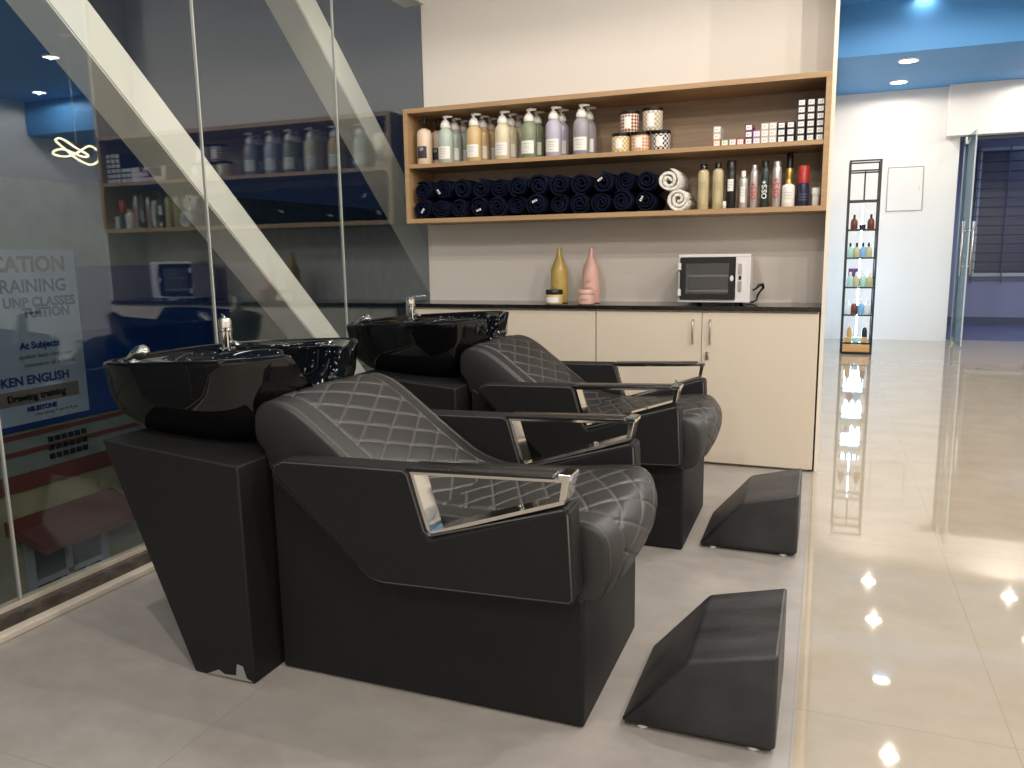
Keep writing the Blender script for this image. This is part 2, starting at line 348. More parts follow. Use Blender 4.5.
# ------------------------------------------------------------------ ceiling lamps
def downlight(x, y, z, label):
    t = thing('ceiling_downlight', label, 'ceiling light', (x, y, z), group='round ceiling downlights')
    obj('lens', lathe([(0, -.012), (.085, -.012), (.085, 0), (0, 0)], 28), 'led_warm', t)
    obj('rim', lathe([(.085, -.014), (.097, -.01), (.10, 0), (.085, 0)], 28), 'label_white', t)
    return t
d0 = None
SPECIAL = {0: 'round glowing downlight in the low blue ceiling, lower one of the two in view',
           1: 'round glowing downlight in the low blue ceiling, upper one of the two in view',
           2: 'round downlight mirrored in the glossy floor at the right edge of the photo',
           7: 'round downlight by the beam step, mirrored as a thin sliver in the glossy floor',
           6: 'round downlight mirrored in the glossy floor nearest the photo bottom, right of the near footrest',
           14: 'round downlight mirrored in the glass at upper left, the upper of two',
           15: 'round downlight mirrored in the glass at upper left, just above the looped pendant'}
for i, (x, y, z) in enumerate(DOWNLIGHTS):
    lab = SPECIAL.get(i, 'round white downlight out of view, seen only as a reflection in floor, basin or glass')
    if d0 is None: d0 = downlight(x, y, z, lab)
    else: dup(d0, (x, y, z), lab)
lf = thing('added_linear_fixture', 'long slim ceiling lamp out of view, added to shape the light edge on the wall', 'ceiling light', (-1.2, 3.2, H_NEAR))  # unseen fixture added; its baffles keep light off the upper wall
obj('housing', box(box(B(-1.15, 1.15, -.062, -.056, -.07, 0), -1.15, 1.15, .056, .062, -.07, 0), -1.15, 1.15, -.062, .062, -.008, 0), 'metal_black', lf)
obj('tube', B(-1.1, 1.1, -.006, .006, -.024, -.012), 'led_warm', lf)
pd = thing('pendant_lamp', 'looped glowing pendant lamp, seen mirrored in the glass at upper left', 'pendant lamp', (2.74, 6.5, 2.29))
LP = [(118, 352), (140, 356), (175, 345), (205, 335), (228, 348), (222, 370), (195, 376), (165, 362), (145, 340), (132, 322), (145, 318), (170, 338), (192, 354), (180, 357), (150, 343), (128, 345)]
pts = []
for i in range(len(LP)):
    q = [Vector(LP[(i+j-1) % len(LP)]) for j in range(4)]
    for k in range(6):
        t = k/6; v = .5*((2*q[1])+(-q[0]+q[2])*t+(2*q[0]-5*q[1]+4*q[2]-q[3])*t*t+(-q[0]+3*q[1]-3*q[2]+q[3])*t**3)
        u = (v.x-173)*.0045; z = (347-v.y)*.0045; dpt = .06*math.sin(2*PI*(i+k/6)/len(LP)*3)
        pts.append((-.93*u+.37*dpt, .37*u+.93*dpt, z))
obj('led_loop', tube(pts, .010, 8, closed=True), 'led_pendant', pd, True)
obj('cord', tube([(0, 0, .08), (0, 0, H_NEAR-2.28)], .003, 6), 'label_white', pd)
obj('canopy', lathe([(0, 1.17), (.06, 1.17), (.06, 1.2), (0, 1.2)], 20), 'label_white', pd)

# ------------------------------------------------------------------ wash chairs
YC = 1.99
BACK = [(-1.392, .575), (-1.408, .625), (-1.432, .66), (-1.432, .72), (-1.416, .748), (-1.386, .763), (-1.335, .755), (-1.28, .727), (-1.20, .667), (-1.10, .590), (-1.02, .535), (-.955, .507), (-.90, .497)]
SEAT = [(-.90, .497), (-.80, .497), (-.66, .507), (-.55, .520), (-.500, .520), (-.470, .508), (-.450, .478), (-.445, .425), (-.450, .372), (-.468, .338), (-.51, .327), (-.62, .325)]
def resample(P, n):
    V = [Vector(p) for p in P]; out = []
    # Catmull-Rom
    Q = []
    for i in range(len(V)-1):
        p0 = V[max(i-1, 0)]; p1 = V[i]; p2 = V[i+1]; p3 = V[min(i+2, len(V)-1)]
        for k in range(12):
            t = k/12; Q.append(.5*((2*p1)+(-p0+p2)*t+(2*p0-5*p1+4*p2-p3)*t*t+(-p0+3*p1-3*p2+p3)*t**3))
    Q.append(V[-1]); L = [0]
    for a, b in zip(Q, Q[1:]): L.append(L[-1]+(b-a).length)
    j = 0
    for i in range(n+1):
        s = L[-1]*i/n
        while j < len(L)-2 and L[j+1] < s: j += 1
        f = (s-L[j])/max(1e-9, L[j+1]-L[j]); out.append((Q[j].lerp(Q[j+1], f), s))
    return out, L[-1]
def cushion(P, ns, s_off, hw, q0, q1, thick, front_pull=0.0):
    """quilted upholstery: outline P swept across the width; q0..q1 = quilted arc range"""
    pts, Ltot = resample(P, ns); nt = 170; gs = []; bm = bmesh.new(); ly = bm.verts.layers.float.new('stitch_highlight'); top = []
    for i, (p, s) in enumerate(pts):
        a = pts[max(i-1, 0)][0]; b = pts[min(i+1, ns)][0]; t = (b-a).normalized(); n = Vector((-t.y, t.x))
        if n.y < 0 and abs(n.y) > .3: n = -n
        n = Vector((-t.y, t.x))      # outward for a path going from rear over the top to the front
        row = []
        for k in range(nt+1):
            u = -1+2*k/nt; y = u*hw
            crown = .009*(1-abs(u)**3.5)
            gv = 0; e = max(0, (abs(u)-.965)/.035); edge = -.009*(1-math.sqrt(max(0, 1-e*e)))
            S_ = s+s_off; h = 0
            if q0 < S_ < q1 and abs(u) < .70:
                A = y/.172+S_/.079; Bq = y/.172-S_/.079
                g = 0
                for v in (A, Bq):
                    f = abs(v-round(v)); g = max(g, math.exp(-(f/.045)**2)); h += .0014*math.sqrt(max(0, math.sin(PI*(v-math.floor(v)))))
                h -= .0042*g; gv = g*g
            for su in (.70, ):
                f = (abs(u)-su)*hw; h -= .004*math.exp(-(f/.0035)**2); gv = max(gv, .8*math.exp(-(f/.0028)**2))
            f = (abs(u)-.935)*hw; gv = max(gv, .7*math.exp(-(f/.0022)**2)); h -= .0035*math.exp(-(f/.0025)**2); f = (abs(u)-.965)*hw; h += .0018*math.exp(-(f/.003)**2)
            pull = front_pull*(1-abs(u)**2.2)*min(1, max(0, (p.x+.62)/.14))*min(1, max(.25, (p.y-.31)/.13)) if front_pull else 0   # rounded nose in plan
            d = crown+edge+h; gs.append(gv)
            row.append(bm.verts.new((p.x+n.x*d+pull, y, p.y+n.y*d)))
        top.append(row)
    for i in range(ns):
        for k in range(nt): bm.faces.new((top[i][k], top[i][k+1], top[i+1][k+1], top[i+1][k]))
    for k in (0, nt):
        edge = [r[k] for r in top]
        try: bm.faces.new(edge if k == 0 else edge[::-1])
        except Exception: pass
    bm.faces.new(top[0][::-1]); bm.faces.new(top[-1])
    i = 0
    for row in top:
        for v in row: v[ly] = gs[i]; i += 1
    return bm
def make_chair(label):
    t = thing('shampoo_chair', label, 'salon chair', (-.95, YC, 0), group='black wash chairs facing right')
    def P(name, bm, m, parent=t, smooth=False, auto=None, hard=0):
        bmesh.ops.translate(bm, verts=bm.verts, vec=(.95, 0, 0)); return obj(name, bm, m, parent, smooth, auto, hard)
    P('base', prism([(-1.384, .004), (-.50, .004), (-.50, .335), (-.86, .36), (-1.1, .44), (-1.384, .60)], -.281, .281, .008), 'leather_side_shade', hard=.008)
    P('plinth', B(-1.37, -.515, -.265, .265, 0, .012), 'rubber')
    P('seat', cushion(SEAT, 200, .66, .277, -1, .66+.60, .1, .030), 'leather_stitched', smooth=True, auto=40)
    P('backrest', cushion(BACK, 200, 0, .277, .20, 2, .1), 'leather_stitched', smooth=True, auto=40)
    P('back_panel', prism([(-1.378, .50), (-1.40, .62), (-1.41, .70), (-1.36, .735), (-1.29, .705), (-1.10, .565), (-.96, .48), (-.90, .43), (-1.1, .43)], -.262, .262, .01), 'leather_side_shade', hard=.006)
    ARM = [(-1.318, .598), (-1.310, .622), (-1.285, .634), (-.925, .641), (-.912, .632), (-.872, .485), (-.858, .473), (-.520, .586), (-.508, .576), (-.498, .365), (-.506, .356), (-1.00, .338), (-1.04, .345)]
    for s in (-1, 1):
        y0, y1 = (s*.285, s*.365) if s > 0 else (-.365, -.285)
        arm = P('armrest', prism(ARM, y0, y1, .010, 4), 'leather_side_shade', hard=.003)
        # piping along the outer faces
        for yy in (y0+.0015, y1-.0015):
            path = [(x*1.0, yy, z) for x, z in ARM]; cx, cz = -.95, .5
            path = [(x+(.010 if x < cx else -.010)*.6, yy, z+(.010 if z < cz else -.010)*.6) for x, yy, z in path]
            P('piping', tube(path, .0022, 6, closed=True), 'thread', arm, True)
        fr = P('armrest_frame', strap([(-.915, .636), (-.868, .478), (-.524, .592), (-.512, .652)], y0+.008, y1-.008, .009), 'chrome', arm)
        fr['label'] = 'chrome strap frame of the armrest'
        P('arm_pad', prism([(-.930, .633), (-.920, .644), (-.550, .657), (-.543, .648)], y0+.004, y1-.004, .004), 'black_plastic', arm, True, 40)
        P('end_cap', B(-.538, -.507, y0+.006, y1-.006, .645, .660, .003), 'chrome', arm)
        P('frame_post', prism([(-.536, .598), (-.520, .602), (-.511, .649), (-.529, .649)], y0+.006, y1-.006, .002), 'chrome', arm)
        P('bolt', lathe([(0, 0), (.007, 0), (.006, .006), (0, .007)], 12, c=(-.64, (y0+y1)/2, .565)), 'chrome', arm, True)
    return t
ch = make_chair('black quilted leather shampoo chair with chrome armrests, the nearer of the two')
dup(ch, (-.922, YC+1.26, 0), 'black quilted leather shampoo chair with chrome armrests, the farther one beside the cream cabinets')

# ------------------------------------------------------------------ wash basins
def make_basin(label, lever=2.4):
    t = thing('wash_basin', label, 'wash basin', (-1.65, YC, 0), group='glossy black hair wash basins')
    def P(name, bm, m, parent=t, smooth=False, auto=None, hard=0):
        bmesh.ops.translate(bm, verts=bm.verts, vec=(1.65, 0, 0)); return obj(name, bm, m, parent, smooth, auto, hard)
    ped = bmesh.new(); y = .387
    pr = prism([(-1.605, .0), (-1.399, .0), (-1.405, .612), (-1.875, .652)], -y, y, .006)
    ped.free(); p = P('pedestal', pr, 'leather_side_shade', hard=.006); p['label'] = 'black leather covered tapering stand, scuffed at the foot'
    P('scuff', prism([(-1.56, .004), (-1.52, .022), (-1.50, .012), (-1.46, .016), (-1.455, .050), (-1.435, .047), (-1.425, .014), (-1.405, .006)], -y-.0012, -y+.004), 'concrete', p)
    N = 96; bm = bmesh.new(); rings = []
    # (cx, cy, hx, hy, z, power)
    prof = [(-1.68, .19, .20, .620, 3.0), (-1.685, .225, .225, .630, 3.0), (-1.70, .283, .265, .665, 3.0), (-1.708, .318, .297, .715, 3.0), (-1.711, .330, .311, .775, 3.2), (-1.712, .332, .314, .835, 3.4), (-1.712, .335, .317, .858, 3.5),
            (-1.712, .333, .315, .868, 3.5), (-1.712, .325, .307, .872, 3.4), (-1.712, .315, .297, .866, 3.3), (-1.707, .307, .288, .855, 3.2),
            (-1.64, .235, .270, .850, 2.8), (-1.635, .227, .262, .838, 2.7), (-1.635, .213, .245, .78, 2.6), (-1.635, .18, .21, .715, 2.4), (-1.635, .12, .145, .685, 2.2), (-1.635, .04, .04, .678, 2)]
    for cx, hx, hy, z, pw in prof:
        ring = []
        for k in range(N):
            a = 2*PI*k/N; c, s = math.cos(a), math.sin(a)
            x = cx+hx*math.copysign(abs(c)**(2/pw), c); yy = hy*math.copysign(abs(s)**(2/pw), s)
            zz = z + max(0, min(1, (z-.62)/.15))*((x+1.712)*.055-.006)
            if x > -1.58 and z > .70:
                q = min(1, max(0, (abs(yy)-.055)/.15)); q = q*q*(3-2*q); lim = .770+q*.13
                wgt = min(1, (x+1.58)/.18); wgt = wgt*wgt*(3-2*wgt)
                if zz > lim: zz = zz+(lim-zz)*wgt
            if zz < .768 and hx > .19 and z < .80: x = min(x, -1.437)
            ring.append(bm.verts.new((x, yy, zz)))
        rings.append(ring)
    for a, b in zip(rings, rings[1:]):
        for k in range(N): bm.faces.new((a[k], a[(k+1) % N], b[(k+1) % N], b[k]))
    bm.faces.new(rings[0][::-1]); bm.faces.new(rings[-1])
    PR = [[v.co.copy() for v in r] for r in rings]
    P('bowl', bm, 'basin_black', smooth=True, auto=60)
    P('drain', lathe([(0, .006), (.022, .005), (.026, 0), (0, -.002)], 20, c=(-1.62, 0, .680)), 'chrome', smooth=True)
    fx, fy, fz = -1.90, .17, .838
    f = P('faucet', lathe([(0, 0), (.030, 0), (.030, .006), (.022, .010), (.021, .062), (.024, .065), (.024, .073), (.0215, .075), (.022, .098), (.018, .108), (0, .110)], 24, c=(fx, fy, fz)), 'chrome', smooth=True, auto=40)
    f['label'] = 'chrome mixer tap'
    lv = obj('lever', tube([(0, 0, 0), (.03, 0, .008), (.078, 0, .012)], [.007, .006, .0045], 10), 'chrome', f, True); lv.location = (fx+1.65, fy, fz+.103); lv.rotation_euler = (0, 0, lever)
    P('spout', tube([(fx+.01, fy, fz+.03), (fx+.045, fy, fz+.022), (fx+.05, fy, fz+.012)], .008, 10), 'chrome', f, True)
    kx, ky = -1.972, -.15
    k_ = P('spray_head', tube([(kx-.036, ky-.004, fz-.002), (kx-.02, ky, fz+.006), (kx-.004, ky+.002, fz+.016), (kx+.014, ky+.006, fz+.027), (kx+.030, ky+.010, fz+.033), (kx+.036, ky+.012, fz+.035), (kx+.038, ky+.012, fz+.036)], [.011, .014, .019, .022, .020, .013, .004], 16), 'chrome', smooth=True, auto=60)
    P('collar', lathe([(0, 0), (.022, 0), (.020, .010), (0, .012)], 20, c=(kx-.01, ky, fz-.006)), 'chrome', k_, True)
    # water drops left on the inner wall and rim
    rd = random.Random(11); bm = bmesh.new()
    for q in range(260):
        k = rd.randrange(N); w_ = rd.choice((10, 11, 12, 12, 13, 13)); u = rd.random(); va, vb = PR[w_][k], PR[w_+1][k]; p = va.lerp(vb, u); r = rd.uniform(.0014, .0036)
        bmesh.ops.create_icosphere(bm, subdivisions=1, radius=r, matrix=Matrix.Translation(p))
    tag(P('water_drops', bm, 'water', smooth=True), kind='stuff')
    P('drain_pipe', tube([(-1.80, -.16, .645), (-1.80, -.16, .70), (-1.80, -.16, .72)], .006, 10), 'steel', smooth=True)
    return t
bs = make_basin('glossy black wash basin with chrome tap on a black stand, the nearer one at left')
b2 = dup(bs, (-1.622, YC+1.26, 0), 'glossy black wash basin with chrome tap, the farther one by the dark glass corner')
for o in b2.children_recursive:
    if o.name.startswith('lever'): o.rotation_euler = (0, 0, .1)

# ------------------------------------------------------------------ footrests
fr = thing('footrest', 'black leather wedge footrest on the grey floor, the nearer one', 'footrest', (-.24, 1.955, 0), group='black wedge footrests')
bm = prism([(-.182, .014), (.180, .014), (.180, .249), (-.022, .199)], -.199, .199, .009, 3)
obj('cushion', bm, 'leather_scuffed', fr, hard=.004)
bm = bmesh.new()
obj('base_board', B(-.172, .170, -.19, .19, .008, .016), 'rubber', fr)
for x in (-.13, .13):
    for y in (-.175, .15): obj('foot', lathe([(0, 0), (.014, 0), (.014, .012), (0, .012)], 12, c=(x, y, 0)), 'foot_white', fr)
dup(fr, (-.236, 3.228, 0), 'black leather wedge footrest on the grey floor, the farther one near the cabinet end')

# ------------------------------------------------------------------ cabinets and worktop
Z_CT = .835
def cabinet(x0, x1, label):
    t = thing('cabinet', label, 'cabinet', ((x0+x1)/2, 4.46, 0), group='cream base cabinets'); h = (x1-x0)/2
    obj('body', box(B(-h, h, -.155, .178, .012, Z_CT-.001), -h+.02, h-.02, -.14, .17, 0, .012), 'cabinet_cream', t)
    for s in (-1, 1):
        a, b = (-h+.002, -.0015) if s < 0 else (.0015, h-.002)
        dr = obj('door', B(a, b, -.174, -.156, .014, Z_CT-.012, .0015), 'cabinet_cream', t)
        hx = s*.045; pts = [(hx, -.174, .66), (hx, -.195, .668), (hx, -.200, .70), (hx, -.200, .745), (hx, -.195, .777), (hx, -.174, .785)]
        hd = obj('handle', tube(pts, .0055, 10), 'steel', dr, True); hd['label'] = 'bent steel bar handle'
        if s > 0:
            bm = lathe([(0, 0), (.011, 0), (.010, .008), (0, .009)], 16)
            bmesh.ops.rotate(bm, verts=bm.verts, cent=(0, 0, 0), matrix=Matrix.Rotation(PI/2, 3, 'X')); bmesh.ops.translate(bm, verts=bm.verts, vec=(.032, -.174, .608))
            lk = obj('lock', bm, 'chrome', dr, True)
            obj('key', box(B(.029, .035, -.196, -.182, .60, .616), .024, .040, -.196, -.194, .575, .60), 'steel', dr)
    return t
cabinet(-1.182, -.024, 'cream two-door cabinet under the black worktop, at its right end')
cabinet(-2.34, -1.184, 'cream two-door cabinet under the black worktop, behind the farther wash chair')
tag(obj('countertop', B(-2.37, -.018, 4.272, 4.638, Z_CT, Z_CT+.022, .003), 'granite'), 'long polished black stone worktop on the cream cabinets', 'countertop')
ZT = Z_CT+.022

# ------------------------------------------------------------------ wall shelf
sh = thing('wall_shelf', 'long two-tier wooden shelf unit mounted on the wall above the worktop', 'shelf', (-1.18, 4.46, 1.33))
X0, X1, Z0, Z1 = -2.348, -.016, 1.332, 1.987; T = .026
def SP(name, bm, m):
    bmesh.ops.translate(bm, verts=bm.verts, vec=(1.18, -4.46, -1.33)); return obj(name, bm, m, sh)
SP('top_board', B(X0, X1, 4.278, 4.62, Z1-T, Z1, .001), 'wood_edge'); SP('bottom_board', B(X0, X1, 4.278, 4.62, Z0, Z0+T, .001), 'wood_edge')
SP('side_board', B(X0, X0+T, 4.278, 4.62, Z0+T, Z1-T, .001), 'wood_edge'); SP('side_board', B(X1-T, X1, 4.278, 4.62, Z0+T, Z1-T, .001), 'wood_edge')
SP('middle_board', B(X0+T, X1-T, 4.284, 4.62, 1.650, 1.673, .001), 'wood_edge'); SP('back_panel', B(X0, X1, 4.62, 4.638, Z0, Z1), 'wood_panel')
ZM, ZB = 1.673, Z0+T

# ------------------------------------------------------------------ bottles and jars
def pump_bottle(label, m_body, group):
    t = thing('pump_bottle', label, 'bottle', group=group); t.scale = (1.13, 1.13, 1.06)
    prof = [(0, 0), (.036, 0), (.0395, .004), (.0395, .150), (.037, .165), (.028, .180), (.020, .188), (.019, .196), (0, .196)]
    obj('body', lathe(prof, 28), m_body, t, True, 50)
    c = obj('collar', lathe([(0, .188), (.024, .188), (.027, .194), (.025, .210), (.014, .230), (.006, .232), (.005, .243), (0, .243)], 20), 'label_white', t, True, 50)
    obj('pump', tube([(-.010, 0, .246), (.010, 0, .249), (.040, 0, .246)], [.009, .008, .004], 8), 'label_white', t, True)
    lab = bmesh.new(); n = 14; a0, a1 = -PI/2-.95, -PI/2+.95; R = .0402; vs = []
    for i in range(n+1):
        a = a0+(a1-a0)*i/n; vs.append((lab.verts.new((R*math.cos(a), R*math.sin(a), .022)), lab.verts.new((R*math.cos(a), R*math.sin(a), .088))))
    for (p, q), (r, s) in zip(vs, vs[1:]): lab.faces.new((p, r, s, q))
    lo = obj('paper_label', lab, 'label_white', t)
    for z, s_ in ((.074, .011), (.060, .007), (.050, .007), (.034, .006)):
        link('print', text_mesh('shampoo' if z > .07 else 'conditioner', s_, (1, 0, 0), (0, 0, 1), (0, -.04, z), 'CENTER', .0002, cyl=(0, 0, R)), M['ink_grey'], lo)
    return t
for nm, c in dict(liq_mint=(.43, .51, .45), liq_amber=(.62, .45, .22), liq_cream=(.68, .60, .42), liq_green=(.23, .27, .17), liq_lilac=(.47, .45, .56), liq_plum=(.32, .305, .335), liq_sand=(.72, .56, .42),
                  gold=(.42, .29, .07), pink=(.62, .37, .31)).items(): mat(nm, c, .3, coat=.3)
# the tan bottle with the black label
bt = thing('pump_bottle', 'tan pump bottle with a black label and black pump, leftmost on the upper shelf', 'bottle', (-2.248, 4.35, ZM), group='pump bottles on the upper shelf'); bt.scale = (1.16, 1.16, 1.14)
obj('body', lathe([(0, 0), (.036, 0), (.039, .004), (.039, .150), (.035, .168), (.022, .178), (.014, .182), (0, .183)], 28), 'liq_sand', bt, True, 50)
obj('pump', tube([(0, 0, .18), (0, 0, .215), (.004, 0, .235), (.02, 0, .238)], [.009, .009, .008, .004], 10), 'black_plastic', bt, True)
lab = bmesh.new(); vs = []
for i in range(13):
    a = -PI/2-.7+1.4*i/12; vs.append((lab.verts.new((.0397*math.cos(a), .0397*math.sin(a), .03)), lab.verts.new((.0397*math.cos(a), .0397*math.sin(a), .09))))
for (p, q), (r, s) in zip(vs, vs[1:]): lab.faces.new((p, r, s, q))
lo = obj('paper_label', lab, 'ink', bt); link('print', text_mesh('OI', .02, (1, 0, 0), (0, 0, 1), (0, -.04, .075), 'CENTER', .0002, cyl=(0, 0, .0398)), M['label_white'], lo)
dup(bt, (-2.215, 4.46, ZM), 'tan pump bottle with a black label, standing behind the leftmost bottle')
cols = [('mint green', 'liq_mint', 2.106), ('amber', 'liq_amber', 1.925), ('cream yellow', 'liq_cream', 1.748), ('dark green', 'liq_green', 1.588), ('lilac', 'liq_lilac', 1.443), ('grey plum', 'liq_plum', 1.283)]
G = 'pump bottles on the upper shelf'; p0 = None
for i, (cn, mm, x) in enumerate(cols):
    for row in range(3 if i < 3 else 2):
        lab = '%s pump bottle with a white label, %s' % (cn, ('front one of its row', 'second in its row', 'third and deepest in its row')[row])
        loc = (-x + row*.012, 4.345+row*.095, ZM)
        if p0 is None: p0 = pump_bottle(lab, mm, G); p0.location = loc; p0.name = 'pump_bottle'
        else: dup(p0, loc, lab, mats={'body': mm}, group=G)

def jar(label, loc, c1, c2, kind, r=.049, h=.082):
    m = mat('jar_%s' % c1, (.6, .6, .6), .45); nt = m.node_tree; L = nt.links.new
    tc = nt.nodes.new('ShaderNodeTexCoord'); sp = nt.nodes.new('ShaderNodeSeparateXYZ'); L(tc.outputs['Object'], sp.inputs[0])
    at = nt.nodes.new('ShaderNodeMath'); at.operation = 'ARCTAN2'; L(sp.outputs[1], at.inputs[0]); L(sp.outputs[0], at.inputs[1])
    cb = nt.nodes.new('ShaderNodeCombineXYZ'); ml = nt.nodes.new('ShaderNodeMath'); ml.operation = 'MULTIPLY'; ml.inputs[1].default_value = r; L(at.outputs[0], ml.inputs[0])
    L(ml.outputs[0], cb.inputs[0]); L(sp.outputs[2], cb.inputs[1])
    mp = nt.nodes.new('ShaderNodeMapping'); mp.inputs['Rotation'].default_value = (0, 0, PI/4 if kind == 'diamond' else 0); L(cb.outputs[0], mp.inputs[0])
    ck = nt.nodes.new('ShaderNodeTexChecker'); ck.inputs['Scale'].default_value = 1/.0125; L(mp.outputs[0], ck.inputs['Vector'])
    ck.inputs['Color1'].default_value = (*COLS[c1], 1); ck.inputs['Color2'].default_value = (*c2, 1); L(ck.outputs[0], nt.nodes['Principled BSDF'].inputs['Base Color'])
    t = thing('hair_mask_jar', label, 'jar', loc, group='patterned jars on the upper shelf')
    obj('body', lathe([(0, 0), (r-.002, 0), (r, .003), (r, h), (0, h)], 30), m, t, True, 40)
    obj('lid', lathe([(0, h), (r+.001, h), (r+.002, h+.002), (r+.002, h+.016), (r-.001, h+.018), (0, h+.018)], 30), 'black_plastic', t, True, 40)
    lab = bmesh.new(); vs = []
    for i in range(11):
        a = -PI/2-.36+.72*i/10; vs.append((lab.verts.new(((r+.0006)*math.cos(a), (r+.0006)*math.sin(a), .018)), lab.verts.new(((r+.0006)*math.cos(a), (r+.0006)*math.sin(a), h-.014))))
    for (p, q), (rr, s) in zip(vs, vs[1:]): lab.faces.new((p, rr, s, q))
    obj('paper_label', lab, 'label_white', t)
COLS = dict(yellow=(.65, .42, .05), orange=(.75, .30, .08), black=(.03, .02, .03), rust=(.28, .07, .03), tan=(.45, .36, .25))
jar('jar in yellow and white check, leftmost of the bottom three jars', (-1.062, 4.345, ZM), 'yellow', (.75, .7, .6), 'check')
jar('jar in orange and white pattern, middle of the bottom three jars', (-.955, 4.345, ZM), 'orange', (.78, .68, .6), 'diamond')
jar('jar in black and white check, rightmost of the bottom three jars', (-.846, 4.345, ZM), 'black', (.75, .72, .68), 'check')
jar('jar in rust red diamond pattern, left one stacked on the other jars', (-1.016, 4.35, ZM+.1015), 'rust', (.75, .68, .6), 'diamond', r=.050, h=.092)
jar('jar in tan grid pattern, right one stacked on the other jars', (-.893, 4.35, ZM+.1015), 'tan', (.72, .66, .56), 'check', r=.052, h=.10)

# hair colour cartons: built one by one
for nm, c in dict(ct_dark=(.025, .022, .04), ct_orange=(.7, .22, .04), ct_green=(.12, .3, .13), ct_red=(.5, .02, .03), ct_purple=(.12, .03, .16), ct_pink=(.5, .32, .36), ct_pale=(.55, .50, .47), ct_lilac=(.4, .25, .42)).items(): mat(nm, c, .5)
cart = None; cnt = 0
W_ = .0375; HB = .033
COLN = {'ct_dark': 'black edged', 'ct_orange': 'orange', 'ct_green': 'green', 'ct_red': 'red', 'ct_purple': 'purple', 'ct_pink': 'pale pink', 'ct_pale': 'pale grey', 'ct_lilac': 'lilac'}
def carton(x, level, m, label):
    global cart
    loc = (x, 4.40, ZM+level*(HB+.0006))
    if cart is None:
        t = thing('hair_colour_box', label, 'box', loc, group='small hair colour boxes on the upper shelf')
        obj('carton', B(-W_/2+.0006, W_/2-.0006, -.075, .075, 0, HB, .0008, 1), m, t)
        f = obj('end_label', B(-W_/2+.005, W_/2-.005, -.0756, -.0752, .005, HB-.005), 'label_white', t)
        link('print', text_mesh('6.1', .013, (1, 0, 0), (0, 0, 1), (0, -.0758, HB/2), 'CENTER', .0001), M['ink'], f)
        cart = t; cart['m'] = m; return
    dup(cart, loc, label, mats={'carton': m})
cart_cols = [(-.062, 6, 'ct_dark', 'rightmost column by the shelf end'), (-.106, 6, 'ct_dark', 'second column from the shelf end'), (-.150, 6, 'ct_dark', 'third column from the shelf end'),
    (-.198, 3, 'ct_dark', 'fourth column from the shelf end'), (-.241, 3, 'ct_dark', 'fifth column from the shelf end'), (-.2825, 3, 'ct_pale', 'right column of the pale pair'), (-.3205, 3, 'ct_pale', 'left column of the pale pair')]
ordn = ['bottom', 'second', 'third', 'fourth', 'fifth', 'topmost']
for x, n, m, w_ in cart_cols:
    for k in range(n): carton(x, k, m, '%s hair colour box, %s of the %s' % (COLN[m], ordn[k] if k < n-1 else 'top', w_))
for x, k, m, extra in [(-.359, 0, 'ct_lilac', 'alone beside the purple stack'), (-.359, 1, 'ct_lilac', 'upper of two beside the purple stack'), (-.398, 0, 'ct_purple', 'bottom of the purple stack'), (-.398, 1, 'ct_purple', 'middle of the purple stack'), (-.398, 2, 'ct_purple', 'top of the purple stack'),
    (-.438, 0, 'ct_red', 'alone left of the purple stack'), (-.4765, 0, 'ct_pink', 'between the red and the green box'), (-.515, 0, 'ct_green', 'beside the orange one'), (-.555, 0, 'ct_orange', 'bottom of the leftmost stack'),
    (-.555, 1, 'ct_pale', 'middle of the leftmost stack'), (-.555, 2, 'ct_pale', 'top of the leftmost stack')]:
    if extra.startswith('alone beside'): extra = 'lower of two beside the purple stack'
    carton(x, k, m, '%s hair colour box, %s' % (COLN[m], extra))

# rolled towels
def roll_bm(r, length, turns, seed):
    rnd = random.Random(seed); bm = bmesh.new(); N = int(30*turns); th = r/(turns+.4); rows = []
    for i in range(N+1):
        f = i/N; a = f*turns*2*PI; rc = th*.45+(r-th*.5)*f - .0; wob = 1+.05*math.sin(a*1.3+seed)+.03*math.sin(2.7*a+seed*2)
        tail = 1 if f < .97 else (1-f)/.03
        row = []
        for rr in (rc+th*.42*tail, rc-th*.42*tail):
            rr *= wob; row.append((rr*math.cos(a), rr*math.sin(a)*.96))
        rows.append(row)
    ys = [-length/2, -length/2+.012, length/2]
    vr = []
    for row in rows:
        e = rnd.uniform(-.003, .003); (ox, oz), (ix, iz) = row; mx, mz = (ox+ix)/2, (oz+iz)/2
        vr.append([bm.verts.new((mx+(ox-mx)*.5, ys[0]+e, mz+(oz-mz)*.5)), bm.verts.new((ox, ys[1]+e, oz)), bm.verts.new((ox, ys[2], oz)), bm.verts.new((ix, ys[2], iz)), bm.verts.new((ix, ys[1]+e, iz)), bm.verts.new((mx+(ix-mx)*.5, ys[0]+e, mz+(iz-mz)*.5))])
    for a, b in zip(vr, vr[1:]):
        for k in range(6): bm.faces.new((a[k], a[(k+1) % 6], b[(k+1) % 6], b[k]))
    bm.faces.new(vr[0][::-1]); bm.faces.new(vr[-1])
    return bm
R_ = .060
protos = []
ordw = ['first', 'second', 'third', 'fourth', 'fifth', 'sixth', 'seventh', 'eighth', 'ninth', 'tenth', 'eleventh', 'twelfth']
rndt = random.Random(3)
